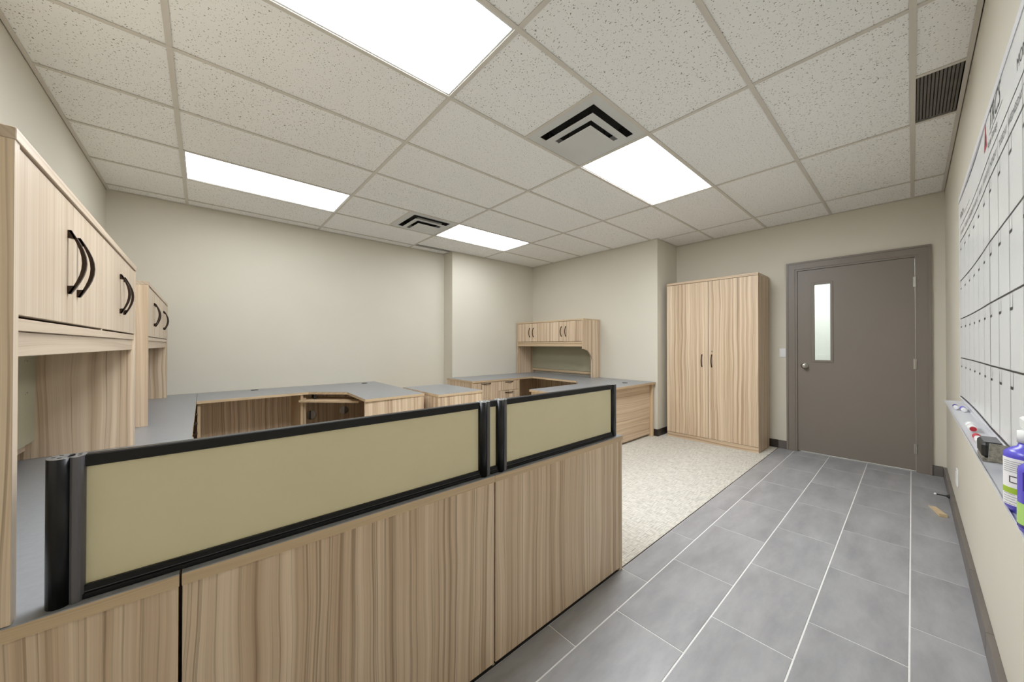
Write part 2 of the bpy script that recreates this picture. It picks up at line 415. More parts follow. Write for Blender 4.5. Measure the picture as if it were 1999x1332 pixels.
def ctile(x0, x1, y0, y1):
    # keep clear of the corner walls
    if x0 >= JOG_X-.05 and y0 >= JOG_Y-.05: return
    if y0 < JOG_Y < y1 and x0 > 5.9: y1 = JOG_Y
    elif x0 < JOG_X < x1 and y0 >= JOG_Y-.01: x1 = JOG_X
    if y0 < PIER_Y < y1 and x1 > PIER_X:
        y1 = PIER_Y if x0 > 3 else y1
    if x1 - x0 < .03 or y1 - y0 < .03: return
    key = (round(x1-x0, 3), round(y1-y0, 3))
    if key not in ct_cache:
        bm = bmesh.new(); hx, hy = (x1-x0)/2-.003, (y1-y0)/2-.003
        bx(bm, (-hx, -hy, 0), (hx, hy, .016))
        me = bpy.data.meshes.new('ceiling_tile'); bm.to_mesh(me); bm.free(); me.materials.append(M['ceil']); ct_cache[key] = me
    o = bpy.data.objects.new('ceiling_tile', ct_cache[key]); COL.objects.link(o)
    o.parent = ceiling; o.location = ((x0+x1)/2, (y0+y1)/2, H+.0055)
for j in range(len(ycuts)-1):
    y0, y1 = ycuts[j], ycuts[j+1]
    for i in range(len(xc_all)-1):
        x0, x1 = xc_all[i], xc_all[i+1]
        cuts = [x0, x1]
        if i == 2 and j in (3, 7): cuts = [x0, 5*F]
        if i == 3 and j == 0: cuts = [x0, 7*F]
        if any(abs(t[0]-x0) < .01 and abs(t[1]-x1) < .01 and abs(t[2]-y0) < .01 for t in LIGHTS): continue
        ctile(cuts[0], cuts[1], y0, y1)

# the room's own lamps: recessed troffers
llab = ['large ceiling light panel nearest the camera, cut by the top edge of the photo', 'square-looking ceiling light panel beside the big air diffuser, towards the door',
        'long ceiling light panel on the left, above the wall hutches', 'smallest ceiling light panel, far back near the corner beside the small air diffuser']
for li, ((x0, x1, y0, y1), lb) in enumerate(zip(LIGHTS, llab)):
    t = thing('ceiling_light', lb, 'ceiling light', ((x0+x1)/2, (y0+y1)/2, H), 'recessed ceiling light panels')
    e = .016
    boxes('frame', [((x0+.008, y0+.008, H+.004), (x0+e+.006, y1-.008, H+.03)), ((x1-e-.006, y0+.008, H+.004), (x1-.008, y1-.008, H+.03)),
                    ((x0+e+.006, y0+.008, H+.004), (x1-e-.006, y0+e+.006, H+.03)), ((x0+e+.006, y1-e-.006, H+.004), (x1-e-.006, y1-.008, H+.03))], 'metalwhite', t)
    box('lens', (x0+e+.006, y0+e+.006, H+.008), (x1-e-.006, y1-e-.006, H+.012), 'lens%d' % li, t)

# square cone air diffusers
def ring(bm, cx, cy, ho, hi, z0, z1, slope=0.0):
    """square ring: outer half ho at z0, inner half hi at z0; extruded up to z1 (slope raises the outer lip)"""
    for sx, sy in ((1, 0), (-1, 0), (0, 1), (0, -1)):
        if sx:
            p = [(cx+sx*hi, cy-hi, z0), (cx+sx*ho, cy-ho, z0+slope), (cx+sx*ho, cy+ho, z0+slope), (cx+sx*hi, cy+hi, z0)]
        else:
            p = [(cx-hi, cy+sy*hi, z0), (cx-ho, cy+sy*ho, z0+slope), (cx+ho, cy+sy*ho, z0+slope), (cx+hi, cy+sy*hi, z0)]
        extr(bm, p, (0, 0, z1-z0))
for (x0, x1, y0, y1), lb in zip(DIFFS, ['large white stepped air diffuser in the ceiling next to the square-looking light', 'small white stepped air diffuser far back in the ceiling next to the smallest light']):
    cx, cy = (x0+x1)/2, (y0+y1)/2
    t = thing('air_diffuser', lb, 'air vent', (cx, cy, H), 'ceiling air diffusers')
    bm = bmesh.new(); ring(bm, cx, cy, .296, .230, H+.004, H+.007); obj('flange', bm, 'metalwhite', t)
    bm = bmesh.new(); ring(bm, cx, cy, .240, .236, H+.0075, H+.09); bx(bm, (cx-.240, cy-.240, H+.09), (cx+.240, cy+.240, H+.095)); obj('duct_box', bm, 'duct', t)
    bm = bmesh.new(); ring(bm, cx, cy, .204, .156, H-.026, H-.024, .0); ring(bm, cx, cy, .156, .154, H-.026, H+.012); obj('outer_cone', bm, 'metalwhite', t)
    bm = bmesh.new(); ring(bm, cx, cy, .141, .001, H-.050, H-.047); obj('inner_plate', bm, 'metalwhite', t)
    for sx, sy in ((1,1), (1,-1), (-1,1), (-1,-1)):
        bm = bmesh.new(); tube(bm, [(cx+sx*.09, cy+sy*.09, H-.047), (cx+sx*.09, cy+sy*.09, H+.09)], .006, 6); obj('hanger_rod', bm, 'duct', t); bm = bmesh.new(); tube(bm, [(cx+sx*.18, cy+sy*.18, H-.024), (cx+sx*.18, cy+sy*.18, H+.09)], .006, 6); obj('hanger_rod', bm, 'duct', t)

# return-air grille by the right wall
t = thing('return_grille', 'dark grey louvred return grille in the ceiling beside the whiteboard wall', 'air vent', (4.57, -.095, H))
gx0, gx1, gy0, gy1 = 7*F+.012, 8*F-.03, YR+.026, -.0125
box('backing', (gx0, gy0, H+.03), (gx1, gy1, H+.034), 'duct', t)
bm = bmesh.new()
for i in range(48):
    x = gx0 + (gx1-gx0)*(i+.5)/48; bx(bm, (x-.0015, gy0, H+.012), (x+.0015, gy1, H+.026))
obj('cross_fins', bm, 'grille', t, kind='stuff')
for i in range(12):
    y = gy0 + (gy1-gy0)*(i+.5)/12
    bm = bmesh.new(); extr(bm, [(gx0, y-.0055, H+.004), (gx0, y+.0035, H+.004), (gx0, y+.0055, H+.012), (gx0, y-.0035, H+.012)], (gx1-gx0, 0, 0)); obj('slat', bm, 'grille', t)

# ------------------------------------------------------------------ door with frame, and the lit hall behind it
d1 = thing('door_1', 'dark taupe flush door with narrow window', None, (XF, .45, 0), kind='structure')
bm = bmesh.new()
FO = .102
def casing(dx, w0, w1):
    # mitred casing: inner edge w0 and outer edge w1 away from the leaf, standing dx proud of the wall
    a0, a1, t0 = DY0-w0, DY1+w0, DZ+w0; b0, b1, t1 = DY0-w1, DY1+w1, DZ+w1
    for P_ in ([(a0, 0), (b0, 0), (b0, t1), (a0, t0)], [(a1, 0), (a1, t0), (b1, t1), (b1, 0)], [(a0, t0), (b0, t1), (b1, t1), (a1, t0)]):
        extr(bm, [(XF+.0005, y, z) for y, z in P_], (dx, 0, 0))
casing(-.010, .002, .022); casing(-.018, .022, FO-.016); casing(-.026, FO-.016, FO+.003)
for ya, yb in ((DY0-.05, DY0-.0012), (DY1+.003, DY1+.05)): bx(bm, (XF, ya, 0), (XF+WT, yb, DZ+.05))
bx(bm, (XF+.049, DY1-.012, 0), (XF+.065, DY1+.003, DZ+.004)); bx(bm, (XF+.049, DY0, DZ-.012), (XF+.065, DY1, DZ+.004))
bx(bm, (XF, DY0-.05, DZ+.004), (XF+WT, DY1+.05, DZ+.05))
obj('door_frame', bm, 'door', d1)
WY0, WY1, WZ0, WZ1 = .622, .762, 1.086, 1.958
lx0, lx1 = XF+.004, XF+.048
leaf = boxes('door_leaf', [((lx0, DY0, .012), (lx1, WY0, DZ)), ((lx0, WY1, .012), (lx1, DY1, DZ)), ((lx0, WY0, .012), (lx1, WY1, WZ0)), ((lx0, WY0, WZ1), (lx1, WY1, DZ))], 'door', d1)
m_ = .024
boxes('window_frame', [((lx0-.007, WY0-m_, WZ0-m_), (lx0, WY0, WZ1+m_)), ((lx0-.007, WY1, WZ0-m_), (lx0, WY1+m_, WZ1+m_)), ((lx0-.007, WY0, WZ0-m_), (lx0, WY1, WZ0)), ((lx0-.007, WY0, WZ1), (lx0, WY1, WZ1+m_))], 'door', leaf, .0015)
box('window_pane', (lx0+.018, WY0, WZ0), (lx0+.024, WY1, WZ1), 'glass', leaf)
bm = bmesh.new(); lathe(bm, [(.033, 0), (.033, .006), (.028, .010), (.013, .012), (.012, .03), (.022, .036), (.028, .046), (.028, .056), (.022, .064), (.01, .067)], (lx0, .849, 1.018), (-1, 0, 0)); obj('door_knob', bm, 'nickel', leaf)
for z in (1.89, 1.071, .228):
    bm = bmesh.new(); tube(bm, [(lx0-.010, DY0-.005, z-.05), (lx0-.010, DY0-.005, z+.05)], .0075, 10); bx(bm, (lx0-.004, DY0-.004, z-.05), (lx0-.001, DY0+.012, z+.05)); obj('hinge', bm, 'nickel', d1)
# hall
hx = XF+WT
bm = bmesh.new(); bx(bm, (hx+1.25, -1.0, -.004), (hx+1.3, 2.2, 2.6)); bx(bm, (hx, -1.05, -.004), (hx+1.3, -1.0, 2.6)); bx(bm, (hx, 2.2, -.004), (hx+1.3, 2.25, 2.6)); bx(bm, (hx, -1.0, 2.6), (hx+1.3, 2.2, 2.65))
bx(bm, (hx+1.24, -1.0, .1), (hx+1.25, 2.2, 1.12))
obj('wall_hall', bm, 'hallwall', **st)
box('hall_light', (hx+.3, -.2, 2.56), (hx+.9, 1.4, 2.58), 'halllens', label='bright hall ceiling lamp behind the door window', cat='ceiling light')

def plate(name, label, cat, lo, hi, rock_lo, rock_hi, part):
    t = thing(name, label, cat, lo)
    box('plate', lo, hi, 'white', t, .002); box(part, rock_lo, rock_hi, 'white', t, .001)
plate('light_switch', 'white rocker light switch on the wall left of the door frame', 'switch', (XF-.007, 1.028, 1.112), (XF, 1.092, 1.218), (XF-.011, 1.043, 1.133), (XF-.007, 1.077, 1.197), 'rocker')
plate('wall_outlet', 'white outlet cover low on the right wall below the whiteboard', 'outlet', (5.33, YR, .255), (5.41, YR+.008, .375), (5.352, YR+.008, .275), (5.388, YR+.011, .355), 'socket')

# ------------------------------------------------------------------ pulls and worktops
def pull(parent, p0, p1, n, bow=.024, stand=.004, w=.010):
    """bow handle from foot p0 to foot p1 on a front with outward normal n"""
    p0, p1, n = Vector(p0), Vector(p1), Vector(n); t = (p1-p0).normalized(); s = t.cross(n).normalized()
    bm = bmesh.new(); K = 10; rows = []
    for k in range(K+1):
        u = k/K; c = p0.lerp(p1, u) + n*(stand + bow*math.sin(PI*u)); th = .0022 + .0018*math.sin(PI*u)
        rows.append([bm.verts.new(c + s*a*w/2 + n*b*th) for a, b in ((-1,-1), (1,-1), (1,1), (-1,1))])
    for i in range(K):
        for k in range(4): bm.faces.new((rows[i][k], rows[i][(k+1) % 4], rows[i+1][(k+1) % 4], rows[i+1][k]))
    bm.faces.new(rows[0]); bm.faces.new(rows[-1])
    for p, sg in ((p0, 1), (p1, -1)):
        pts = [p, p + n*(stand+.002), p + t*sg*.022 + n*(stand+bow*math.sin(PI*.022/(p1-p0).length)), p + t*sg*.020]
        extr(bm, [q - s*w/2 for q in pts], s*w)
    bmesh.ops.recalc_face_normals(bm, faces=bm.faces)
    return obj('handle', bm, 'bronze', parent)

ZT, TH = .750, .027
def worktop(parent, poly, edge='ex', name='worktop'):
    bm = bmesh.new(); fs = prism(bm, poly, ZT-TH, ZT, 1); fs[0].material_index = 0
    es = [e for e in fs[0].edges]; bmesh.ops.bevel(bm, geom=es, offset=.0015, segments=1, affect='EDGES')
    return obj(name, bm, [M['top'], M[edge]], parent)
def rect(x0, x1, y0, y1): return [(x0, y0), (x1, y0), (x1, y1), (x0, y1)]
def grommet(parent, x, y):
    bm = bmesh.new(); lathe(bm, [(.036, 0), (.036, .003), (.03, .0045)], (x, y, ZT)); return obj('grommet', bm, 'rubber', parent)
Z0 = ZT - TH

# ------------------------------------------------------------------ reception counter in front (three units)
FY = 1.095
t = thing('counter_desk', 'walnut counter unit at far left in front, under the near hutch', 'desk', (.98, 1.1, 0), 'front counter units')
worktop(t, rect(.667, 1.3125, FY, 2.655))
box('front_panel', (.675, FY+.006, .016), (1.311, FY+.028, Z0-.001), 'wz', t)
box('end_panel', (1.287, FY+.028, .002), (1.3105, 1.74, Z0-.001), 'wz', t)
box('base_strip', (.68, FY+.012, .002), (1.305, FY+.026, .016), 'dark', t)  # added dark strip, paints the shade of the glide gap below the panel
box('end_panel', (.675, 2.625, .002), (1.30, 2.65, Z0-.001), 'wz', t)
t = thing('counter_desk', 'widest walnut counter unit in the middle, carrying the long screen', 'desk', (1.75, 1.1, 0), 'front counter units')
worktop(t, rect(1.3165, 2.2035, FY, 1.76))
box('front_panel', (1.3175, FY+.006, .016), (2.203, FY+.028, Z0-.001), 'wz', t)
box('base_strip', (1.325, FY+.012, .002), (2.2, FY+.026, .016), 'dark', t)  # same painted gap shade under the middle front
for x in (1.3305, 2.175): box('end_panel', (x-.012, FY+.028, .002), (x+.012, 1.74, Z0-.001), 'wz', t)
t = thing('counter_desk', 'walnut counter unit at the right end, carrying the short screen by the carpet', 'desk', (2.66, 1.1, 0), 'front counter units')
worktop(t, rect(2.2045, 3.118, FY, 1.76))
box('front_panel', (2.2105, FY+.006, .016), (3.088, FY+.028, Z0-.001), 'wz', t)
box('base_strip', (2.215, FY+.012, .002), (3.08, FY+.026, .016), 'dark', t)  # painted gap shade under the right-hand front
box('end_panel', (3.089, FY+.004, .002), (3.114, 1.74, Z0-.001), 'wz', t)
box('end_panel', (2.22, FY+.03, .002), (2.244, 1.74, Z0-.001), 'wz', t)

# desk-top screens: extruded posts, rails and frosted panes
def post(parent, cx, cy, side):
    """two-lobed extrusion: black lobe and a grey insert lobe on one side"""
    z0, z1 = ZT+.0005, 1.038
    def lobe(px, rx, ry, seg=20): return [(px + rx*math.cos(2*PI*k/seg), cy + ry*math.sin(2*PI*k/seg)) for k in range(seg)]
    bm = bmesh.new(); a = prism(bm, lobe(cx-.0085*side, .0185, .0225), z0, z1)
    for f in a[2:]: f.smooth = True
    p = obj('post', bm, 'black', parent)
    bm = bmesh.new(); prism(bm, lobe(cx+.0125*side, .0120, .0195), z0, z1); obj('insert', bm, 'insert', p)
    bm = bmesh.new()
    for (px, rx, ry) in ((cx-.0085*side, .0182, .0222), (cx+.0125*side, .0117, .0192)): prism(bm, lobe(px, rx, ry), z1, z1+.0012)
    c = obj('post_cap', bm, 'alu', p)
    bm = bmesh.new()
    for (px, py) in ((-.018, 0), (-.01, .012), (-.008, -.012), (.004, .008), (.004, -.009), (.015, .008), (.016, -.006)):
        prism(bm, [(cx+side*px + .0032*math.cos(k*PI/4), cy+py+.0032*math.sin(k*PI/4)) for k in range(8)], z1+.0012, z1+.0016)
    obj('cap_holes', bm, 'rubber', p, kind='stuff')
SY = 1.130
def rails(parent, xa, xb):
    box('top_rail', (xa, SY-.011, 1.014), (xb, SY+.011, 1.0385), 'black', parent, .002)
    bm = bmesh.new(); bx(bm, (xa, SY-.012, ZT+.0005), (xb, SY+.012, ZT+.026), .002); bx(bm, (xa, SY-.0165, ZT+.0005), (xb, SY-.012, ZT+.011), .001)
    obj('bottom_rail', bm, 'black', parent)
    bm = bmesh.new(); bx(bm, (xa, SY-.0124, ZT+.013), (xb, SY-.0119, ZT+.0142)); obj('glazing_bead', bm, 'insert', parent)
t = thing('desk_screen', 'long olive-beige privacy screen with black posts standing on the front counter', 'desk screen', (1.66, SY, ZT), 'counter privacy screens')
post(t, 1.150, SY-.003, 1); post(t, 2.172, SY-.003, 1)
rails(t, 1.172, 2.150); box('pane', (1.174, SY-.004, ZT+.026), (2.156, SY+.004, 1.014), 'pane', t)
t2 = thing('desk_screen', 'short olive-beige privacy screen with black posts at the right end of the counter', 'desk screen', (2.66, SY, ZT), 'counter privacy screens')
post(t2, 2.258, SY-.003, 1); post(t2, 3.070, SY+.006, 1)
rails(t2, 2.281, 3.048); box('pane', (2.275, SY-.004, ZT+.026), (3.052, SY+.004, 1.014), 'pane', t2)
rails(t2, 2.196, 2.236); box('filler_pane', (2.196, SY-.004, ZT+.026), (2.24, SY+.004, 1.014), 'pane', t2)

# ------------------------------------------------------------------ hutches
def hutch(label, u0, u1, wall, sgn, face, side_m, cut=False, bo=.105, group='wall hutches with doors'):
    """hutch on a desk against the plane x = wall, opening towards sgn*x; u runs along y"""
    X = lambda d: wall + sgn*d
    n = (sgn, 0, 0)
    t = thing('hutch', label, 'cabinet', (X(.2), (u0+u1)/2, ZT), group)
    D, ST, ZB, ZH = .425, .024, ZT+.001, 1.660
    B = lambda nm, d0, d1, a, b, z0, z1, m, par=t, bev=.0012: box(nm, (X(d0), a, z0), (X(d1), b, z1), m, par, bev)
    B('top_board', 0, D+.002, u0-.001, u1+.001, ZH-.023, ZH, face[1])
    for k, (a, b) in enumerate(((u0, u0+ST), (u1-ST, u1))):
        if cut and k == 0:      # cut-away gable with a curved front
            pts = [(0, ZB), (.20, ZB), (.20, 1.0)]
            for q in range(9):
                an = PI/2*q/8; pts.append((.20 + .225*(1-math.cos(an)), 1.0 + .20*math.sin(an)))
            pts += [(D, ZH-.023), (0, ZH-.023)]
            bm = bmesh.new(); extr(bm, [(X(d), a, z) for d, z in pts], (0, ST, 0)); obj('side_panel', bm, side_m, t)
        else:
            bm = bmesh.new(); bx(bm, (X(0), a, ZB), (X(D-.001), b, ZH-.0235)); bx(bm, (X(D-.001), a, ZB), (X(D), b, ZH-.0235), 0, 1)
            obj('side_panel', bm, [M[side_m], M[face[2]]], t)
    B('shelf', .006, D-.004, u0+ST, u1-ST, 1.287, 1.311, face[1])
    B('valance', D-.028, D-.010, u0+ST, u1-ST, 1.237, 1.286, face[1])
    mid = (u0+u1)/2
    B('divider', .006, D-.004, mid-.01, mid+.01, 1.311, ZH-.023, face[0])
    B('back_panel', .003, .006, u0+ST, u1-ST, 1.22, ZH-.023, face[0])
    tb = B('tackboard', bo+.005, bo+.017, u0+ST, u1-ST, .832, 1.287, 'tack')
    B('rail', bo-.03 if bo > .05 else bo, bo-.01 if bo > .05 else bo+.020, u0+ST, u1-ST, .790, .828, face[1])
    bm = bmesh.new()
    for dy, z in ((.10, 1.19), (.115, 1.195), (.13, 1.193), (.12, 1.05), (.10, 1.055)):
        for uu in (u0+ST+dy, u1-ST-dy): tube(bm, [(X(bo+.017), uu, z), (X(bo+.0185), uu, z)], .003, 6)
    obj('push_pins', bm, 'nickel', tb, kind='stuff')
    zb, zt = 1.3165, ZH-.0275
    for a, b in ((u0+ST, mid-.003), (mid+.003, u1-ST)):
        c = (a+b)/2
        for da, db, hy in ((a+.0018, c-.002, c-.046), (c+.002, b-.0018, c+.046)):
            d = B('cabinet_door', D-.020, D-.002, da, db, zb, zt, face[0])
            pull(d, (X(D-.002), hy, 1.392), (X(D-.002), hy, 1.556), n)
    return t
hutch('near walnut hutch with four doors, cut by the left edge of the photo', 1.100, 2.655, XL+.006, 1, ('pz', 'py', 'pz'), 'wz')
hutch('second walnut hutch on the left wall, behind and beyond the near one', 3.200, 4.800, XL+.006, 1, ('pz', 'py', 'pz'), 'wz')
hutch('small-looking walnut hutch in the far corner with sage back and curved side', 3.285, 4.780, JOG_X-.008, -1, ('wz', 'ey', 'ez'), 'wz', cut=True, bo=.03)

# ------------------------------------------------------------------ left run: desk B, bridge, corner desk, pedestal
t = thing('side_desk', 'charcoal-topped desk along the left wall under the second hutch', 'desk', (.98, 3.9, 0))
worktop(t, rect(.667, 1.305, 2.660, 5.044), 'ey')
box('end_panel', (.675, 2.668, .002), (1.30, 2.692, Z0-.001), 'wz', t)
box('end_panel', (.675, 5.014, .002), (1.30, 5.038, Z0-.001), 'wz', t)
box('pedestal', (.72, 3.70, .002), (1.27, 4.12, Z0-.001), 'wz', t)
for z0, z1 in ((.655, .719), (.577, .650), (.498, .572), (.05, .493)):
    d = box('drawer_front', (1.27, 3.702, z0), (1.288, 4.118, z1), 'wz', t, .001)
    zc = (z0+z1)/2 if z1 > .5 else .44
    pull(d, (1.288, 3.84, zc), (1.288, 3.99, zc), (1, 0, 0), bow=.022, stand=.004)

t = thing('bridge_desk', 'charcoal-topped bridge desk along the back wall between side desk and corner desk', 'desk', (1.75, 4.7, 0))
worktop(t, [(1.307, 4.33), (2.208, 4.375), (2.208, 5.044), (1.307, 5.044)])
box('end_panel', (1.312, 4.37, .002), (1.334, 5.03, Z0-.001), 'ez', t)
box('end_panel', (2.138, 4.40, .002), (2.162, 5.03, Z0-.001), 'ez', t)
box('modesty_panel', (1.334, 4.95, .05), (2.138, 4.968, Z0-.001), 'wz', t)
grommet(t, 1.785, 4.955)

t = thing('corner_desk', 'charcoal-topped corner desk with angled front and pull-out shelf by the back wall', 'desk', (2.7, 4.2, 0))
worktop(t, [(2.2095, 4.375), (2.515, 4.085), (2.487, 3.425), (3.098, 3.44), (3.150, 5.044), (2.2095, 5.044)])
box('end_panel', (2.168, 4.42, .002), (2.192, 5.03, Z0-.04), 'ez', t)
box('front_panel', (2.492, 3.445, .002), (3.094, 3.468, Z0-.001), 'wz', t)
box('side_panel', (3.07, 3.468, .002), (3.094, 5.03, Z0-.001), 'wz', t)
# modesty panel with two cable holes
bm = bmesh.new()
outer = [(2.194, .05), (3.068, .05), (3.068, Z0-.001), (2.194, Z0-.001)]
def loop(pts): 
    vs = [bm.verts.new((x, 4.945, z)) for x, z in pts]
    return [bm.edges.new((vs[i], vs[(i+1) % len(vs)])) for i in range(len(vs))]
E_ = loop(outer)
for hxc, hzc in ((2.350, .395), (2.728, .408)): E_ += loop([(hxc+.056*math.cos(2*PI*k/20), hzc+.056*math.sin(2*PI*k/20)) for k in range(20)])
r = bmesh.ops.triangle_fill(bm, use_beauty=True, edges=E_)
fs = [g for g in r['geom'] if isinstance(g, bmesh.types.BMFace)]
e = bmesh.ops.extrude_face_region(bm, geom=fs)
for v in [g for g in e['geom'] if isinstance(g, bmesh.types.BMVert)]: v.co.y += .018
bmesh.ops.recalc_face_normals(bm, faces=bm.faces)
obj('modesty_panel', bm, 'wz', t)
# pull-out keyboard shelf under the angled front
bm = bmesh.new(); A_, B_ = Vector((2.112, 4.36, 0)), Vector((2.575, 3.90, 0)); nn = (B_-A_).normalized(); back = Vector((-nn.y, nn.x, 0))*.28
prism(bm, [tuple((A_)[:2]), tuple(B_[:2]), tuple((B_+back)[:2]), tuple((A_+back)[:2])], .648, .668); obj('keyboard_shelf', bm, 'ex', t)
for u in (.12, .88):
    p = A_.lerp(B_, u) + back*.5; box('shelf_runner', (p.x-.012, p.y-.06, .668), (p.x+.012, p.y+.06, Z0), 'rubber', t)
grommet(t, 2.96, 4.87)
plate('wall_outlet', 'white outlet plate seen through the right cable hole of the corner desk', 'outlet', (2.665, 4.972, .35), (2.740, YB-.001, .47), (2.685, 4.968, .375), (2.72, 4.972, .445), 'socket')
plate('wall_outlet', 'white outlet plate seen through the left cable hole of the corner desk', 'outlet', (2.352, 4.972, .335), (2.427, YB-.001, .455), (2.372, 4.968, .36), (2.407, 4.972, .43), 'socket')

t = thing('file_cabinet', 'low walnut file cabinet with charcoal top beside the corner desk', 'cabinet', (3.43, 3.67, 0))
worktop(t, rect(3.150, 3.712, 3.238, 4.095))
box('carcass', (3.155, 3.246, .002), (3.690, 4.09, Z0-.001), 'wz', t)
for z0, z1 in ((.40, .719), (.06, .395)):
    d = box('drawer_front', (3.690, 3.25, z0), (3.708, 4.086, z1), 'wz', t, .001)
    pull(d, (3.708, 3.60, z1-.03), (3.708, 3.75, z1-.03), (1, 0, 0), bow=.022, stand=.004)
bm = bmesh.new(); lathe(bm, [(.008, 0), (.008, .006)], (3.708, 3.275, .69), (1, 0, 0)); obj('lock', bm, 'rubber', t)

# ------------------------------------------------------------------ far U-shaped group
t = thing('credenza', 'walnut credenza with drawers and dark pulls against the pier wall', 'desk', (4.75, 4.45, 0))
worktop(t, rect(4.165, 5.332, 4.100, PIER_Y-.006))
box('end_panel', (4.170, 4.112, .002), (4.192, PIER_Y-.012, Z0-.001), 'wz', t)
box('carcass', (4.192, 4.132, .03), (5.040, PIER_Y-.012, Z0-.002), 'wz', t)
box('end_panel', (5.041, 4.112, .002), (5.063, PIER_Y-.012, Z0-.001), 'ez', t)
for (x0, x1, z0, z1, hx_) in ((4.195, 4.634, .405, .718, 4.415), (4.195, 4.634, .05, .40, 4.415), (4.639, 5.038, .575, .718, 4.848), (4.639, 5.038, .425, .571, 4.848), (4.639, 5.038, .05, .421, 4.848)):
    d = box('drawer_front', (x0, 4.113, z0), (x1, 4.131, z1), 'wz', t, .001)
    zh = .700 if z1 > .7 else z1-.03
    pull(d, (hx_-.08, 4.113, zh), (hx_+.08, 4.113, zh), (0, -1, 0), bow=.022, stand=.004)
t = thing('bridge_desk', 'charcoal-topped bridge desk under the far corner hutch', 'desk', (5.7, 3.9, 0))
worktop(t, [(5.333, PIER_Y-.006), (5.333, 4.1), (5.315, 3.195), (5.046, 2.938), (JOG_X-.006, 2.938), (JOG_X-.006, PIER_Y-.006)], 'ey')
box('modesty_panel', (5.975, 2.96, .05), (5.993, PIER_Y-.02, Z0-.001), 'wz', t)
box('end_panel', (5.36, PIER_Y-.04, .002), (5.97, PIER_Y-.018, Z0-.001), 'wz', t)
t = thing('front_desk', 'charcoal-topped desk with horizontal-grain walnut front beside the tall cabinet', 'desk', (5.1, 2.65, 0))
worktop(t, rect(4.150, 6.010, 2.362, 2.937))
box('modesty_panel', (4.19, 2.43, .03), (5.965, 2.449, Z0-.001), 'wx', t)
box('end_panel', (5.966, 2.385, .002), (5.992, 2.92, Z0-.001), 'ez', t)
box('end_panel', (4.165, 2.385, .002), (4.190, 2.92, Z0-.001), 'ez', t)
grommet(t, 5.585, 2.58)

# ------------------------------------------------------------------ tall cabinet
t = thing('tall_cabinet', 'tall two-door walnut storage cabinet standing left of the door', 'cabinet', (6.4, 1.735, 0))
cx0, cx1, cy0, cy1, ch = 6.160, XF-.012, 1.195, 2.275, 2.108
box('top_board', (cx0-.001, cy0-.001, ch-.030), (cx1, cy1+.001, ch), 'wy', t, .0015)
for y in (cy0, cy1-.022): box('side_panel', (cx0+.020, y, .002), (cx1, y+.022, ch-.0305), 'wz', t)
box('back_panel', (cx1-.012, cy0+.022, .07), (cx1-.002, cy1-.022, ch-.031), 'wz', t)
box('base_strip', (cx0+.004, cy0+.001, .002), (cx0+.020, cy1-.001, .066), 'wy', t, .001)
for da, db, hy in ((cy0+.001, 1.7365, 1.698), (1.7415, cy1-.001, 1.815)):
    d = box('cabinet_door', (cx0, da, .070), (cx0+.019, db, ch-.034), 'wz', t, .001)
    pull(d, (cx0, hy, .976), (cx0, hy, 1.140), (-1, 0, 0), bow=.022, stand=.004)
    if hy < 1.74:
        bm = bmesh.new(); lathe(bm, [(.010, 0), (.010, .004), (.006, .006)], (cx0, 1.694, 1.182), (-1, 0, 0)); obj('lock', bm, 'nickel', d)

# ------------------------------------------------------------------ whiteboard calendar
WB_L, WB_S, WB_R = 4.832, 3.553, 2.300       # far edge, seam, near edge
BZ0, BZ1 = .945, 2.158
def by(x):      # the far sheet is slightly dished
    if x > WB_S: 
        u = (x-WB_S)/(WB_L-WB_S); return -.1865 - .0055*math.sin(PI*u)
    return -.1865
wb = thing('whiteboard', 'large white calendar board with printed grid on the right wall', 'whiteboard', (3.5, YR, BZ0))
def sheet(x0, x1, n):
    bm = bmesh.new(); pr = []
    for k in range(n+1):
        x = x0 + (x1-x0)*k/n
        pr.append([bm.verts.new((x, by(x), BZ0)), bm.verts.new((x, by(x), BZ1)), bm.verts.new((x, YR+.0005, BZ1)), bm.verts.new((x, YR+.0005, BZ0))])
    for k in range(n):
        for q in range(4): bm.faces.new((pr[k][q], pr[k][(q+1) % 4], pr[k+1][(q+1) % 4], pr[k+1][q]))
    bm.faces.new(pr[0]); bm.faces.new(pr[-1]); bmesh.ops.recalc_face_normals(bm, faces=bm.faces)
    return obj('board_sheet', bm, 'board', wb)
sh1 = sheet(WB_S+.0012, WB_L, 24); sh2 = sheet(WB_R, WB_S-.0012, 1)
bm = bmesh.new()
for a, b in ((WB_R, WB_S), (WB_S, WB_L)): bx(bm, (a, by(WB_S)-.004, BZ1-.028), (b, by(WB_S)+.0014, BZ1+.001))
bx(bm, (WB_R, YR+.0006, BZ0-.003), (WB_L, by(WB_S)+.003, BZ0), 0)
obj('trim_strip', bm, 'trimw', wb)
E0 = .0007
def strip(bm, x0, x1, z0, z1, mi=0):
    """flat printed bar lying on the board"""
    n = max(1, int(abs(x1-x0)/.05)); prev = None
    for k in range(n+1):
        x = x0+(x1-x0)*k/n; cur = (bm.verts.new((x, by(x)+E0, z0)), bm.verts.new((x, by(x)+E0, z1)))
        if prev: f = bm.faces.new((prev[0], prev[1], cur[1], cur[0])); f.material_index = mi
        prev = cur
ROWS = [1.881, 1.646, 1.417, 1.183, .952]
PITCH = .2
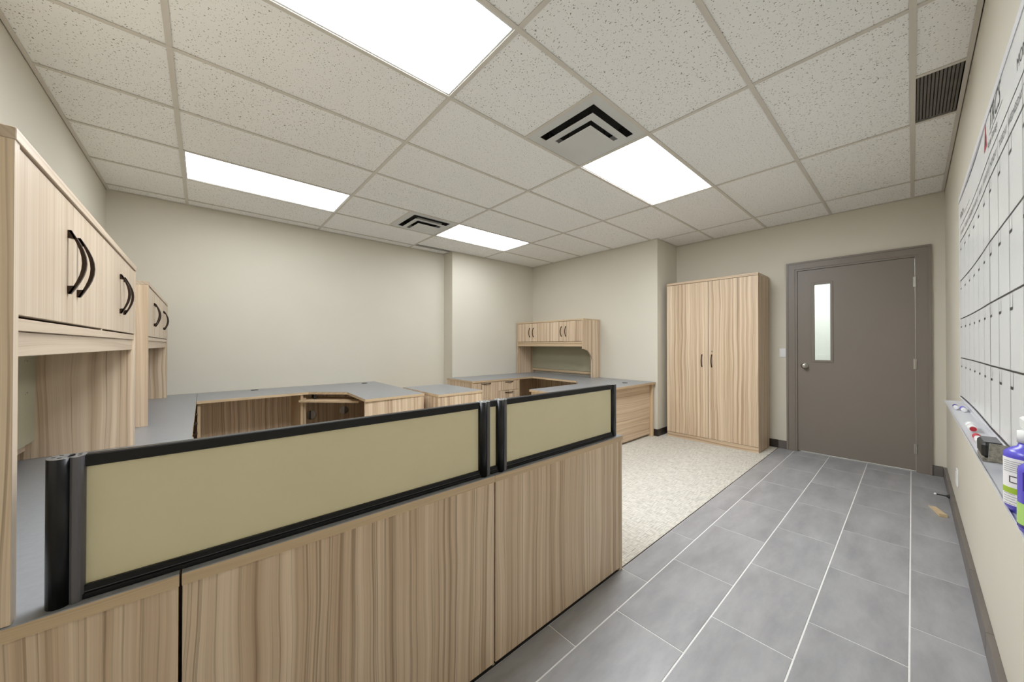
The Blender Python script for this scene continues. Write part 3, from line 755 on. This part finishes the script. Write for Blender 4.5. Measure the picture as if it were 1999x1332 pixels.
for (sh, xa) in ((sh1, WB_L-.085), (sh2, WB_S-.004)):
    bm = bmesh.new(); bg = bmesh.new()
    xb = xa - 6*PITCH
    strip(bm, xa+.01, xb, 1.9665, 1.9705); 
    for z in ROWS: strip(bm, xa+.01, xb, z-.0028, z+.0028)
    for k in range(7):
        x = xa - PITCH*k
        strip(bg, x-.0018, x+.0018, ROWS[-1], 1.9685)
        if k < 6:
            for z in ROWS[:-1]:
                strip(bm, x, x-.042, z-.050-.0045, z-.050+.0045); strip(bg, x-.0402, x-.0438, z-.05, z)
    bm.normal_update()
    obj('grid_rows', bm, 'ink', sh); obj('grid_columns', bg, 'inkg', sh)
    bm = bmesh.new()
    for k, d in enumerate(('MONDAY', 'TUESDAY', 'WEDNESDAY', 'THURSDAY', 'FRIDAY', 'SATURDAY')):
        xc = xa - PITCH*(k+.5)
        text_mesh(bm, d, .034, lambda tx, ty, xc=xc: (xc - tx, by(xc-tx)+E0, 1.913+ty), align='CENTER')
    x0 = xa + .005 if sh is sh1 else 3.02
    text_mesh(bm, 'MONTH', .05, lambda tx, ty: (x0 - tx, by(x0-tx)+E0, 2.012+ty))
    strip(bm, x0-.20, x0-.46, 2.008, 2.010)
    obj('lettering', bm, 'ink', sh)
bm = bmesh.new(); strip(bm, WB_R, WB_L, BZ1-.0325, BZ1-.030); obj('top_line', bm, 'inkg', wb)
bm = bmesh.new(); strip(bm, WB_R, WB_L-.01, BZ0+.0005, BZ0+.004); obj('bottom_line', bm, 'ink', wb)
# printed company mark: red triangle and script lettering
bm = bmesh.new()
def pt(x, z): return bm.verts.new((x, by(x)+E0, z))
f1 = bm.faces.new([pt(3.700, 2.030), pt(3.605, 2.030), pt(3.652, 2.140)]); f1.material_index = 0
f2 = bm.faces.new([bm.verts.new((x, by(x)+E0*2, z)) for x, z in ((3.672, 2.048), (3.642, 2.048), (3.653, 2.098))]); f2.material_index = 1
text_mesh(bm, 'TRCS', .105, lambda tx, ty: (3.545 - tx, by(3.5)+E0, 2.055+ty), shear=.35, mi=1)
strip(bm, 3.535, 3.245, 2.040, 2.043, 1)
text_mesh(bm, 'Asset Storage', .040, lambda tx, ty: (3.580 - tx, by(3.5)+E0, 2.002+ty), mi=1)
bm.normal_update(); obj('company_mark', bm, ['red', 'ink'], wb)

# marker tray
TZ = .915
t = thing('marker_tray', 'long pale metal marker tray under the whiteboard', 'tray', (3.5, -.16, TZ))
bm = bmesh.new(); TX0, TX1 = 2.28, 4.770
prof = [(YR+.0005, TZ-.004), (-.124, TZ-.004), (-.120, TZ+.005), (-.1225, TZ+.0055), (-.1255, TZ), (-.186, TZ), (-.190, TZ+.006), (-.190, BZ0-.004), (YR+.0005, BZ0-.004)]
extr(bm, [(TX0, y, z) for y, z in prof], (TX1-TX0, 0, 0)); obj('tray_profile', bm, 'trayalu', t)
bm = bmesh.new(); bx(bm, (TX1, YR+.0005, TZ-.004), (TX1+.003, -.120, TZ+.005)); obj('end_cap', bm, 'metalwhite', t)

def marker(label, x, y, r, ln, body, cap, capend):
    t = thing('marker', label, 'marker', (x, y, TZ), 'dry-erase markers on the tray')
    bm = bmesh.new(); lathe(bm, [(r*.9, 0), (r, .004), (r, ln*.55)], (x, y, TZ+r+.0005), (1, 0, 0), 14); obj('barrel', bm, body, t)
    bm = bmesh.new(); lathe(bm, [(r*1.04, 0), (r*1.04, ln*.4), (r*.8, ln*.45)], (x+ln*.55, y, TZ+r+.0005), (1, 0, 0), 14); obj('cap', bm, cap, t)
    bm = bmesh.new(); lathe(bm, [(r*.72, -.003), (r*.72, .0)], (x, y, TZ+r+.0005), (1, 0, 0), 14); obj('end_plug', bm, capend, t)
marker('white marker lying at the far left end of the tray, by the front lip', 4.34, -.147, .009, .12, 'white', 'navy', 'white')
marker('white marker with purple cap at the far end of the tray, by the wall', 4.26, -.168, .009, .12, 'white', 'purple', 'white')
marker('thick white marker with a round red end in the middle of the tray', 3.62, -.150, .0125, .13, 'white', 'white', 'red')
marker('pinkish white marker lying just behind the black eraser', 3.36, -.147, .010, .12, 'white', 'red', 'white')

t = thing('eraser', 'black plastic board eraser standing on the tray', 'eraser', (3.12, -.15, TZ))
bm = bmesh.new(); bx(bm, (3.075, -.169, TZ+.012), (3.195, -.127, TZ+.056), .007); obj('grip', bm, 'rubber', t)
bm = bmesh.new(); bx(bm, (3.077, -.168, TZ+.0005), (3.193, -.128, TZ+.012), .001); obj('felt_pad', bm, 'felt', t)
bm = bmesh.new(); bx(bm, (3.083, -.164, TZ+.056), (3.187, -.132, TZ+.0585), .001); obj('top_plate', bm, 'insert', t)
t = thing('eraser', 'worn grey felt block eraser leaning in front of the black one', 'eraser', (2.97, -.15, TZ))
bm = bmesh.new(); bx(bm, (-.042, -.019, -.012), (.042, .019, .033), .004); bmesh.ops.rotate(bm, verts=bm.verts, cent=(0,0,0), matrix=Matrix.Rotation(math.radians(-16), 3, 'Z') @ Matrix.Rotation(math.radians(14), 3, 'Y'))
bmesh.ops.translate(bm, verts=bm.verts, vec=(2.975, -.1575, TZ+.0335)); obj('block', bm, 'felt2', t)
bm = bmesh.new(); bx(bm, (-.045, -.0195, -.0135), (-.042, .0195, .0345), .001); bmesh.ops.rotate(bm, verts=bm.verts, cent=(0,0,0), matrix=Matrix.Rotation(math.radians(-16), 3, 'Z') @ Matrix.Rotation(math.radians(14), 3, 'Y'))
bmesh.ops.translate(bm, verts=bm.verts, vec=(2.975, -.1575, TZ+.0335)); obj('felt_face', bm, 'felt', t)

def patch(bm, cx, cy, rx, ry, a0, a1, z0, z1, off=.0008, mi=0, n=8):
    prev = None
    for k in range(n+1):
        a = math.radians(a0+(a1-a0)*k/n); x, y = cx+(rx+off)*math.cos(a), cy+(ry+off)*math.sin(a)
        cur = (bm.verts.new((x, y, z0)), bm.verts.new((x, y, z1)))
        if prev: f = bm.faces.new((prev[0], cur[0], cur[1], prev[1])); f.material_index = mi; f.smooth = True
        prev = cur
def bottle(label, cx, cy, rx, ry, which):
    t = thing('spray_bottle', label, 'bottle', (cx, cy, TZ), 'cleaner bottles on the tray')
    z = TZ+.0005
    bm = bmesh.new()
    lathe(bm, [(.74, 0), (.80, .004), (.95, .011), (1, .018), (1, .118), (.97, .124), (.80, .130), (.5, .136), (.40, .145)], (cx, cy, z), (0,0,1), 32, rx, ry); obj('body', bm, 'purple', t)
    bm = bmesh.new(); lathe(bm, [(.016, .1445), (.016, .168), (.011, .17)], (cx, cy, z), (0,0,1), 18); obj('collar', bm, 'white', t)
    bm = bmesh.new(); bx(bm, (cx-.05, cy-.010, z+.17), (cx+.028, cy+.010, z+.196), .004); extr(bm, [(cx-.03, cy-.006, z+.17), (cx-.018, cy-.006, z+.17), (cx-.034, cy-.006, z+.125), (cx-.042, cy-.006, z+.128)], (0, .012, 0)); obj('trigger', bm, 'white', t)
    if which == 0:
        bm = bmesh.new(); patch(bm, cx, cy, rx, ry, 96, 176, z+.018, z+.114); lab = obj('back_label', bm, 'labelw', t)
        bm = bmesh.new(); patch(bm, cx, cy, rx, ry, 98, 158, z+.042, z+.054, .0012); obj('green_band', bm, 'olive', lab)
        bm = bmesh.new()
        patch(bm, cx, cy, rx, ry, 168, 176, z+.018, z+.114, .0012); obj('label_border', bm, 'lime', lab)
        bm = bmesh.new()
        for k in range(6): patch(bm, cx, cy, rx, ry, 105, 145+6*(k % 3), z+.086+k*.0042, z+.0868+k*.0042, .0013)
        for k in range(5): patch(bm, cx, cy, rx, ry, 105, 140+5*(k % 2), z+.020+k*.005, z+.0208+k*.005, .0013)
        obj('small_print', bm, 'inkg', lab, kind='stuff')
        bm = bmesh.new(); patch(bm, cx, cy, rx, ry, 125, 160, z+.064, z+.078, .0013); patch(bm, cx, cy, rx, ry, 129, 156, z+.066, z+.076, .0016, 1); obj('label_box', bm, ['ink', 'labelw'], lab)
    else:
        bm = bmesh.new(); patch(bm, cx, cy, rx, ry, 90, 230, z+.022, z+.062); lab = obj('front_label', bm, 'lime', t)
        bm = bmesh.new(); patch(bm, cx, cy, rx, ry, 90, 230, z+.018, z+.024); obj('label_stripe', bm, 'navy', lab)
        bm = bmesh.new(); patch(bm, cx, cy, rx, ry, 120, 230, z+.085, z+.118); obj('neck_band', bm, 'navy', t)
bottle('purple spray bottle showing its white back label, behind the other bottle on the tray', 2.605, -.1500, .038, .033, 0)
bottle('purple spray bottle with lime label, nearest on the tray at the right edge', 2.455, -.1500, .034, .033, 1)

# ------------------------------------------------------------------ small things on the floor
t = thing('door_stop', 'black rod door stop with white tip fixed to the right wall skirting', 'door stop', (5.79, YR+.021, .05))
bm = bmesh.new(); lathe(bm, [(.016, 0), (.016, .004), (.010, .008), (.010, .014), (.0045, .016), (.0045, .066)], (5.79, YR+.0215, .052), (0, 1, 0), 14); obj('rod', bm, 'rubber', t)
bm = bmesh.new(); lathe(bm, [(.006, .066), (.008, .068), (.008, .078), (.006, .081)], (5.79, YR+.0215, .052), (0, 1, 0), 14); obj('tip', bm, 'white', t)
bm = bmesh.new()
P = [(5.595, -.070), (5.390, -.118), (5.398, -.158), (5.605, -.108)]
vs0 = [bm.verts.new((x, y, .001)) for x, y in P]; vs1 = [bm.verts.new((x, y, z)) for (x, y), z in zip(P, (.004, .022, .022, .004))]
bm.faces.new(vs0[::-1]); bm.faces.new(vs1)
for i in range(4): bm.faces.new((vs0[i], vs0[(i+1) % 4], vs1[(i+1) % 4], vs1[i]))
bmesh.ops.recalc_face_normals(bm, faces=bm.faces)
obj('door_wedge', bm, 'pine', label='pale wooden door wedge lying on the tiles by the right wall', cat='door wedge')
